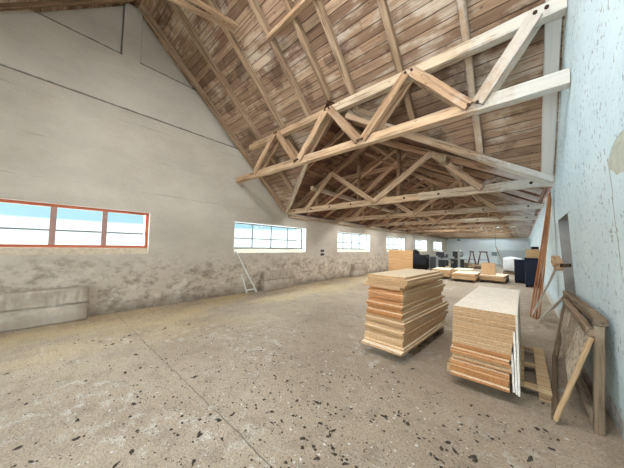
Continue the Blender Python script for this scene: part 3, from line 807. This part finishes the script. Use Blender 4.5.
# ------------------------------------------------------------------ things at the far end
def lump(name, lo, hi, mat, amp, parent=None, cuts=6, freq=2.5):
    bm = bmesh.new(); bx(bm, lo, hi); bmesh.ops.subdivide_edges(bm, edges=bm.edges, cuts=cuts, use_grid_fill=True)
    c = Vector([(lo[i] + hi[i]) / 2 for i in range(3)]); s = Vector([(hi[i] - lo[i]) / 2 for i in range(3)])
    for v in bm.verts:
        d = v.co - c; u = Vector((d.x / s.x, d.y / s.y, d.z / s.z)); r = max(abs(u.x), abs(u.y), abs(u.z)); L_ = u.length
        u = u * (r / L_) ** .45 if L_ > 0 else u
        v.co = c + Vector((u.x * s.x, u.y * s.y, u.z * s.z))
        bot = v.co.z < lo[2] + .02
        v.co += noise.noise_vector(v.co * freq) * amp
        if bot or v.co.z < lo[2]: v.co.z = lo[2]
    return from_bm(name, bm, mat, parent, True)
def sit(o, parent):       # world-built mesh under an Empty
    o.parent = parent; o.location = -parent.location; return o

t = empty('covered_heap', (-5.5, 18.4, 0), label='heap under a black cover below the fifth window', cat='heap')
sit(lump('black_cover', (-6.1, 17.6, 0), (-5.0, 19.2, 1.05), M['black'], .18), t)
sit(lump('raised_corner', (-6.15, 17.7, .7), (-5.7, 18.6, 1.36), M['black'], .12, cuts=4), t)
t = empty('machine_cabinet', (-4.62, 18.0, 0), label='narrow dark grey cabinet right of the black covered heap', cat='cabinet')
for nm, lo, hi, m in (('body', (-.22, -.25, .08), (.22, .25, 1.0), 'machine2'), ('door', (-.19, -.275, .14), (.19, -.251, .94), 'machine'), ('foot', (-.2, -.22, 0), (-.14, .22, .079), 'machine'), ('foot', (.14, -.22, 0), (.2, .22, .079), 'machine')):
    bm = bmesh.new(); bx(bm, lo, hi, bev=.008); from_bm(nm, bm, M[m], t)

def machine(loc, rz_, label, s=1.):
    t = empty('woodworking_machine', loc, rz_, label, 'machine')
    def p(nm, lo, hi, m, bev=.02):
        bm = bmesh.new(); bx(bm, tuple(s * v for v in lo), tuple(s * v for v in hi), bev=bev * s); return from_bm(nm, bm, M[m], t)
    p('base', (-.35, -.3, 0), (.35, .3, .72), 'machine'); p('table', (-.6, -.35, .721), (.6, .35, .78), 'machine2', .01)
    p('head', (-.25, -.2, .90), (.28, .25, 1.32), 'machine'); p('column', (-.3, .1, .781), (-.12, .3, 1.3), 'machine')
    p('hood', (-.05, -.15, 1.321), (.2, .15, 1.45), 'wrap')
    bm = bmesh.new(); cyl(bm, (.3 * s, 0, 1.1 * s), (.38 * s, 0, 1.1 * s), .16 * s, n=18); from_bm('pulley', bm, M['steel'], t)
    bm = bmesh.new(); cyl(bm, (-.2 * s, -.32 * s, .5 * s), (-.2 * s, -.36 * s, .5 * s), .1 * s, n=16); from_bm('handwheel', bm, M['steel'], t)
machine((-4.62, 19.7, 0), rad(10), 'dark woodworking machine with white hood before the far window', .95)
machine((-3.75, 21.0, 0), rad(-20), 'dark woodworking machine beside the white post', 1.0)
machine((-5.3, 24.0, 0), rad(30), 'dark machine in the far corner below the last window', .8)
t = empty('steel_post', (-3.12, 18.0, 0), label='thin pale post standing before the far machines', cat='post')
bm = bmesh.new(); bx(bm, (-.06, -.06, .02), (.06, .06, 1.45), bev=.006); from_bm('shaft', bm, M['steel'], t)
bm = bmesh.new(); bx(bm, (-.14, -.14, 0), (.14, .14, .02)); from_bm('base_plate', bm, M['steel'], t)

def sawhorse(x, y, w, label):
    t = empty('sawhorse', (x, y, 0), 0, label, 'sawhorse', 'sawhorses by the far wall')
    beam('top_bar', (x - w / 2, y, 1.28), (x + w / 2, y, 1.28), .12, .1, M['redmetal'], t)
    for sx in (-1, 1):
        for sy in (-1, 1):
            beam('leg', (x + sx * (w / 2 - .1), y + sy * .03, 1.24), (x + sx * (w / 2 + .14), y + sy * .32, .01), .055, .055, M['redmetal'], t)
        beam('tie_bar', (x + sx * (w / 2 + .05), y - .2, .55), (x + sx * (w / 2 + .05), y + .2, .55), .04, .04, M['redmetal'], t)
    beam('cross_bar', (x - w / 2, y - .2, .6), (x + w / 2, y - .2, .6), .04, .04, M['redmetal'], t)
sawhorse(-3.42, 25.5, .35, 'narrow dark sawhorse nearer the white post')
sawhorse(-2.58, 25.6, .62, 'wider dark sawhorse right of the narrow one')

# loose timber offcuts on the floor
RO = random.Random(11)
for pile, (px, py, nl) in enumerate(((-3.55, 22.9, 4), (-2.35, 22.6, 3))):
    for lay in range(nl):
        for k in range(4 - lay // 2):
            a = RO.uniform(-.05, .05) + (0 if lay % 2 == 0 else math.pi / 2); u = (k - 1.5) * .26 + RO.uniform(-.04, .04)
            cx, cy = (px, py + u) if lay % 2 == 0 else (px + u, py)
            L_ = RO.uniform(1.05, 1.3); zz = .05 + lay * .098
            dx, dy = math.cos(a) * L_ / 2, math.sin(a) * L_ / 2
            o = beam('timber_offcut', (cx - dx, cy - dy, zz), (cx + dx, cy + dy, zz), .12, .095, M[RO.choice(['greywood', 'darkpallet', 'pallet'])])
            tag(o, 'short timber of the %s criss-cross pile on the floor before the sawhorses' % ('left' if pile == 0 else 'right'), 'offcut', 'timbers of the %s far pile' % ('left' if pile == 0 else 'right'))
t = empty('white_bundle', (-.45, 19.5, 0), label='white film-wrapped bundle left of the dark blue bins', cat='bundle')
sit(lump('wrapped_load', (-.98, 19.0, .12), (.02, 20.2, 1.05), M['wrap'], .06), t)
bm = bmesh.new(); bx(bm, (-.5, -.45, 0), (.45, .65, .118)); from_bm('skid', bm, M['darkpallet'], t)
o = beam('leaning_plank', (-1.0, 22.6, .05), (-1.62, 24.5, 1.72), .14, .05, M['greywood'], up=(1, 0, 0)); tag(o, 'long grey plank tilted up left of the white bundle', 'plank')
t = empty('wire', (-1.66, 24.5, 1.7), label='thin dark wire hanging above the tilted plank', cat='wire')
bm = bmesh.new(); cyl(bm, (0, 0, 0), (0, 0, hz(-1.66) - 1.72), .01, n=6); from_bm('strand', bm, M['darklamp'], t)
o = None
bm = bmesh.new(); bx(bm, (-2.42, YF - .03, .86), (-1.96, YF - .004, 1.26), bev=.004)
tag(from_bm('wall_panel', bm, M['paper']), 'small grey panel on the white far wall', 'panel')

def bin_(loc, w, d, h, rz_, label):
    t = empty('storage_bin', loc, rz_, label, 'bin', 'dark blue bins')
    bm = bmesh.new(); bx(bm, (-w / 2, -d / 2, .06), (w / 2, d / 2, h), bev=.02)
    from_bm('body', bm, M['navy'], t)
    bm = bmesh.new(); bx(bm, (-w / 2 - .015, -d / 2 - .015, h + .001), (w / 2 + .015, d / 2 + .015, h + .035), bev=.008); from_bm('rim', bm, M['navy'], t)
    for sx in (-1, 1):
        bm = bmesh.new(); bx(bm, (sx * (w / 2 - .06) - .04, -d / 2 + .02, 0), (sx * (w / 2 - .06) + .04, d / 2 - .02, .059)); from_bm('runner', bm, M['black'], t)
bin_((-.12, 14.95, 0), .38, .9, 1.02, 0, 'left dark blue bin beside the white bundle')
bin_((.28, 13.75, 0), .46, 1.2, 1.14, 0, 'right dark blue bin under the cardboard box')
t = empty('cardboard_box', (.31, 13.7, 1.177), label='tan cardboard box on top of the right dark blue bin', cat='box')
bm = bmesh.new(); bx(bm, (-.22, -.3, 0), (.2, .3, .37), bev=.006); from_bm('carton', bm, M['card'], t)
bm = bmesh.new(); bx(bm, (-.03, -.303, .1), (.03, .303, .372)); from_bm('tape', bm, M['ply'], t)
t = empty('black_cap', (.38, 13.6, 1.55), label='dark rounded cap lying on the cardboard box', cat='cap')
sit(lump('crown', (.26, 13.5, 1.55), (.5, 13.72, 1.66), M['black'], .01, cuts=4), t)
bm = bmesh.new(); bx(bm, (-.12, -.2, 0), (.12, -.09, .012), bev=.004); from_bm('peak', bm, M['black'], t)

# ------------------------------------------------------------------ along the right wall
xs = XR(2.6)
lbl = ['nearest long brown board leaning on the white wall', 'second long brown board leaning on the white wall', 'third long brown board leaning on the white wall', 'farthest long brown board leaning on the white wall']
for k in range(4):
    o = beam('leaning_board', (.10 + k * .045, 7.46 - k * .10, .02), (.405 + k * .008, 6.28 + k * .07, 2.60 - k * .035), .022, .10, M['redwood'], up=(0, 1, .3), bev=.003)
    tag(o, lbl[k], 'board', 'brown boards leaning by the doorway')
t = empty('propped_lath', (.11, 7.3, 0), label='long white lath with a wooden block at its upper end by the doorway', cat='lath')
beam('lath', (.13, 7.40, .02), (.42, 5.45, 1.30), .02, .035, M['whitewood'], t, up=(1, 0, 0))
beam('end_block', (.40, 5.62, 1.36), (.42, 5.36, 1.25), .10, .13, M['pallet'], t)
beam('dark_hook', (.43, 5.42, 1.27), (.50, 4.95, 1.30), .02, .05, M['bolt'], t)
o = beam('white_lath', (.24, 7.0, .03), (.49, 5.06, .92), .02, .05, M['whitewood'], up=(1, 0, 0)); tag(o, 'shorter white lath leaning on the doorway jamb', 'lath')

f = empty('old_window_frame', (.5, 4.0, 0), label='weathered wooden frame standing upright against the white wall', cat='frame')
def q(y, z): return (XR(z) - .075 - .05 * (1 - z / .9), y, z)
beam('stile', q(3.14, .0 + .005), q(3.05, .90), .06, .065, M['greywood'], f, up=(0, 1, 0))
beam('stile', q(4.93, .005), q(4.86, .88), .09, .085, M['greywood'], f, up=(0, 1, 0))
beam('top_rail', q(3.0, .935), q(4.92, .915), .085, .06, M['greywood'], f)
beam('bottom_rail', q(3.2, .05), q(4.88, .05), .08, .08, M['greywood'], f)
beam('middle_bar', q(4.1, .10), q(4.05, .88), .06, .05, M['greywood'], f, up=(0, 1, 0))
f = empty('old_casement', (.3, 3.6, 0), label='tilted wooden casement with a board panel leaning on the upright frame', cat='frame')
A, B, C_, D = Vector((.185, 3.03, .035)), Vector((.405, 3.0, .80)), Vector((.405, 4.55, .80)), Vector((.30, 4.75, .035))
beam('stile', A, B, .032, .045, M['pallet'], f, up=(0, 1, 0)); beam('stile', D, C_, .05, .07, M['greywood'], f, up=(0, 1, 0))
beam('top_rail', B + Vector((0, .03, .04)), C_ + Vector((0, 0, .04)), .05, .075, M['greywood'], f)
beam('bottom_rail', A + Vector((0, .05, 0)), D, .05, .06, M['darkpallet'], f)
nrm = (B - A).cross(D - A).normalized()
for k in range(3):
    y0, y1 = .05 + k * .3, .05 + k * .3 + .29
    bm = bmesh.new()
    P0 = lambda s, u: A + (B - A) * u + (D - A).lerp(C_ - B, u) * s
    lo_, hi_ = .42 + .05 * k, .985
    pts = [P0(y0, lo_), P0(y1, lo_ + .04), P0(y1, hi_), P0(y0, hi_)]
    a_ = [bm.verts.new(p_ + nrm * .008) for p_ in pts]; b_ = [bm.verts.new(p_ - nrm * .008) for p_ in pts]
    bm.faces.new(a_); bm.faces.new(b_[::-1])
    for i in range(4): bm.faces.new((a_[i], b_[i], b_[(i + 1) % 4], a_[(i + 1) % 4]))
    o = from_bm('panel_board', bm, M['oldboard'], None); sit(o, f)

# ------------------------------------------------------------------ clods and crumbs on the floor
CL = [(-4.39, -0.18), (-3.81, -0.13), (-2.84, 0.28), (-2.58, 0.26), (-2.77, -0.03), (-2.54, 0.03), (-2.57, -0.04), (-2.75, 0.65), (-2.34, 0.58), (-2.14, 0.51), (-2.09, 0.41), (-2.8, 1.21), (-1.73, 0.77), (-1.93, 0.89), (-4.58, 0.7), (-4.83, 0.67), (-4.57, 0.77), (-4.77, 0.95), (-4.5, 0.98), (-5.15, 0.46), (-4.95, 0.6), (-4.66, 0.89), (-3.93, 0.92), (-3.48, 0.72), (-3.48, 0.87), (-4.78, 1.53), (-4.95, 1.75), (-4.71, 1.82), (-4.7, 1.91), (-3.46, 2.0), (-2.81, 1.23), (-2.54, 2.19), (-1.99, 1.88), (-1.82, 1.78), (-1.67, 1.72), (-1.51, 1.83), (-1.42, 1.88), (-1.96, 1.21), (-1.73, 1.45), (-1.92, 1.51), (-1.62, 1.37), (-1.55, 1.55), (-1.77, 1.0), (-1.32, 1.42), (-1.26, 1.36), (-1.19, 1.65), (-1.09, 1.51), (-1.05, 1.48), (-1.32, 1.64), (-1.22, 1.98), (-0.95, 2.09), (-0.88, 1.93), (-1.84, 3.02), (-1.45, 2.5), (-1.67, 3.08), (-0.95, 1.47), (-1.96, 0.91), (-1.98, 1.08), (-1.2, 2.88), (-1.07, 2.72), (-1.06, 3.13), (-0.69, 2.8), (-0.4, 2.81), (-0.33, 2.7), (-0.27, 2.74), (-0.88, 2.24), (-0.8, 2.15), (-0.94, 2.1), (-0.05, 2.69), (0.06, 2.83), (0.11, 2.86), (-0.17, 2.48), (-0.3, 2.33), (-0.49, 2.07), (-0.46, 2.16), (-0.41, 2.11), (-0.49, 1.94), (-0.3, 2.14), (-0.28, 2.12), (-0.45, 1.89), (0.01, 2.4), (0.18, 2.79), (0.12, 3.34), (0.14, 2.63), (-0.43, 2.37), (-1.86, 1.96), (-1.58, 1.44), (-0.86, 2.19), (-0.76, 2.14), (-1.95, 1.19), (-1.18, 1.6), (-3.3, 1.94), (-4.81, 1.03), (-4.79, 1.3)]
RC = random.Random(5)
protos = []
for k in range(5):
    bm = bmesh.new()
    for j in range(RC.randint(4, 8)):
        c_ = Vector((RC.uniform(-1.1, 1.1), RC.uniform(-.5, .5), .15)) if j else Vector((0, 0, .3))
        r_ = RC.uniform(.14, .36) if j else RC.uniform(.4, .55)
        g_ = bmesh.ops.create_icosphere(bm, subdivisions=2, radius=r_)
        for v in g_['verts']:
            v.co += noise.noise_vector(v.co * 3 + Vector((k * 9, j * 5, 0))) * .35
            v.co = Vector((v.co.x, v.co.y, v.co.z * .75)) + c_
            if v.co.z < 0: v.co.z = 0
    me = bpy.data.meshes.new('soil_clod'); bmesh.ops.recalc_face_normals(bm, faces=bm.faces); bm.to_mesh(me); bm.free(); me.materials.append(M['clod'])
    for f_ in me.polygons: f_.use_smooth = True
    protos.append(me)
extra = []
while len(extra) < 40:
    x, y = RC.uniform(-5.8, -.2), RC.uniform(1.2, 7.5)
    if -1.9 < x < .3 and 2.7 < y < 6: continue
    extra.append((x, y))
for k, (x, y) in enumerate(CL + extra):
    o = bpy.data.objects.new('soil_clod', protos[k % 5]); link(o)
    s = RC.uniform(.014, .026) if k < len(CL) else RC.uniform(.008, .016)
    o.location = (x, y, .0005); o.rotation_euler = (0, 0, RC.uniform(0, 6.28)); o.scale = (s * RC.uniform(1, 1.5), s, s * .8)
    tag(o, 'small dark clod of dry dirt lying on the bare concrete floor', 'clod', 'dirt clods on the floor')
def strew(name, n, smin, smax, mat, label, cat, seed):
    q = random.Random(seed); bm = bmesh.new()
    for k in range(n):
        if k % 3: x, y = q.uniform(-6.4, .35), q.uniform(-.4, 9.)
        else: x, y = q.gauss(-1.8, 1.1), q.gauss(1.7, .7)
        if x > .4 or (-1.95 < x < .3 and 2.9 < y < 6.1): continue
        s_ = q.uniform(smin, smax) * (1 if q.random() < .8 else 1.8); t = q.uniform(0, 6.28); n_ = q.randint(4, 6)
        top = bm.verts.new((x + q.uniform(-.3, .3) * s_, y + q.uniform(-.3, .3) * s_, s_ * .7))
        ring = [bm.verts.new((x + math.cos(t + 6.283 * i / n_) * s_ * q.uniform(.7, 1.6), y + math.sin(t + 6.283 * i / n_) * s_ * q.uniform(.6, 1.2), .0004)) for i in range(n_)]
        for i in range(n_): bm.faces.new((ring[i], ring[(i + 1) % n_], top))
    tag(from_bm(name, bm, mat), label, cat, kind='stuff')
strew('dirt_crumbs', 3200, .003, .009, M['clod'], 'fine dark dirt crumbs strewn over the concrete floor', 'dirt', 21)
strew('lime_chips', 1600, .003, .008, M['lime'], 'small whitish lime chips scattered over the concrete floor', 'chips', 22)

# ------------------------------------------------------------------ daylight and added fill lights
RIDGE_FILL = (42., 64., 84., 104.)
HALL_FILL = (60., 92., 92., 76., 66., 60.)
ZENITH, GLOW = 24., 1.
w = bpy.data.worlds.new('World'); sc.world = w; w.use_nodes = True; t = w.node_tree; t.nodes.clear()
out = t.nodes.new('ShaderNodeOutputWorld'); bg = t.nodes.new('ShaderNodeBackground'); tc = t.nodes.new('ShaderNodeTexCoord'); sp = t.nodes.new('ShaderNodeSeparateXYZ')
rp = t.nodes.new('ShaderNodeValToRGB'); mr = t.nodes.new('ShaderNodeMapRange')
t.links.new(tc.outputs['Generated'], sp.inputs[0]); t.links.new(sp.outputs[2], mr.inputs[0]); mr.inputs[1].default_value = -.1; mr.inputs[2].default_value = .9
t.links.new(mr.outputs[0], rp.inputs[0])
e = rp.color_ramp.elements
SKY = [(0., (1, 1, 1), 1.), (.161, (1, 1, 1), 1.), (.168, (.40, .64, .72), 1.), (.22, (.36, .60, .70), 1.), (.34, (.80, .92, 1.), 1.0)]
while len(e) < len(SKY): e.new(.5)
for q_, (p_, c_, s_) in zip(e, SKY): q_.position = p_; q_.color = (*c_, 1)
# brightness climbs towards the zenith, like a thin bright overcast
ms = t.nodes.new('ShaderNodeMapRange'); ms.interpolation_type = 'SMOOTHSTEP'; t.links.new(sp.outputs[2], ms.inputs[0])
ms.inputs[1].default_value = .125; ms.inputs[2].default_value = .28; ms.inputs[3].default_value = 1.35; ms.inputs[4].default_value = ZENITH
# wide glow of the veiled sun, which stands behind the unseen gate
dt = t.nodes.new('ShaderNodeVectorMath'); dt.operation = 'DOT_PRODUCT'; t.links.new(tc.outputs['Generated'], dt.inputs[0]); dt.inputs[1].default_value = Vector((-.35, -.9, .30)).normalized()
mg = t.nodes.new('ShaderNodeMapRange'); mg.interpolation_type = 'SMOOTHSTEP'; t.links.new(dt.outputs['Value'], mg.inputs[0])
mg.inputs[1].default_value = .35; mg.inputs[2].default_value = 1.; mg.inputs[3].default_value = 0.; mg.inputs[4].default_value = GLOW
ad = t.nodes.new('ShaderNodeMath'); t.links.new(ms.outputs[0], ad.inputs[0]); t.links.new(mg.outputs[0], ad.inputs[1])
t.links.new(rp.outputs[0], bg.inputs[0]); t.links.new(ad.outputs[0], bg.inputs[1]); t.links.new(bg.outputs[0], out.inputs[0])

def area(name, loc, direction, sx, sy, power=None, col=(1, 1, 1), portal=False):
    l = bpy.data.lights.new(name, 'AREA'); l.shape = 'RECTANGLE'; l.size = sx; l.size_y = sy; l.color = col
    if portal: l.cycles.is_portal = True
    else: l.energy = power
    o = bpy.data.objects.new(name, l); link(o); o.location = loc
    o.rotation_euler = Vector(direction).to_track_quat('-Z', 'Y').to_euler()
    return o
for a, b in wins:
    area('window_daylight', (XL - .48, (a + b) / 2, (SILL + WTOP) / 2 + .06), (1, 0, 0), b - a, WTOP - SILL - .13, portal=True)
for y0, y1 in SKYL:
    zc = HZ - (HX - (SX0 + SX1) / 2) / (HX - XR(3)) * (HZ - ZE - .03)
    area('skylight_daylight', ((SX0 + SX1) / 2, (y0 + y1) / 2, zc + .04), (-.47, 0, -.88), y1 - y0, (SX1 - SX0) * 1.13, portal=True)
area('unseen_gate_daylight', ((GX0 + GX1) / 2, YR - .02, GZ / 2), (0, 1, 0), GX1 - GX0, GZ, portal=True)


# added fill lights below the ridge, out of view, without any fitting
for k in range(4):
    o = area('ridge_fill_light', (-3.9 + k * 1.25, .25, 5.85), (0, 0, -1), 1.1, .35, RIDGE_FILL[k], (1., .97, .95)); o.rotation_euler = (rad(20), rad(-6), 0)
# added fill lights hidden behind the first tie beams, to brighten the hall
for y, pw in zip(TY[:6], HALL_FILL):
    o = area('tie_beam_fill_light', (-3.1, y + .36, 2.81), (0, 0, -1), 5.6, .1, pw, (1., .97, .94)); o.rotation_euler = (rad(8), rad(3), 0)

# ------------------------------------------------------------------ camera
cam = bpy.data.cameras.new('camera'); co_ = bpy.data.objects.new('camera', cam); link(co_)
cam.sensor_fit = 'HORIZONTAL'; cam.sensor_width = 36.; cam.lens = 238.758 / 624 * 36; cam.clip_start = .02; cam.clip_end = 300
y_, p_, r_ = rad(41.4305), rad(2.9559), rad(1.046)
fw = Vector((-math.sin(y_) * math.cos(p_), math.cos(y_) * math.cos(p_), math.sin(p_)))
rt = Vector((math.cos(y_), math.sin(y_), 0)); up = rt.cross(fw)
rt2 = math.cos(r_) * rt + math.sin(r_) * up; up2 = math.cos(r_) * up - math.sin(r_) * rt
mw = Matrix((rt2, up2, -fw)).transposed().to_4x4(); mw.translation = (0, 0, 1.5)
co_.matrix_world = mw; sc.camera = co_

sc.view_settings.view_transform = 'Standard'; sc.view_settings.look = 'None'; sc.view_settings.gamma = 1; sc.view_settings.use_curve_mapping = False
sc.view_settings.exposure = .12
sc.cycles.use_denoising = True; sc.cycles.max_bounces = 10; sc.cycles.diffuse_bounces = 8; sc.cycles.transparent_max_bounces = 12; sc.cycles.sample_clamp_indirect = 8
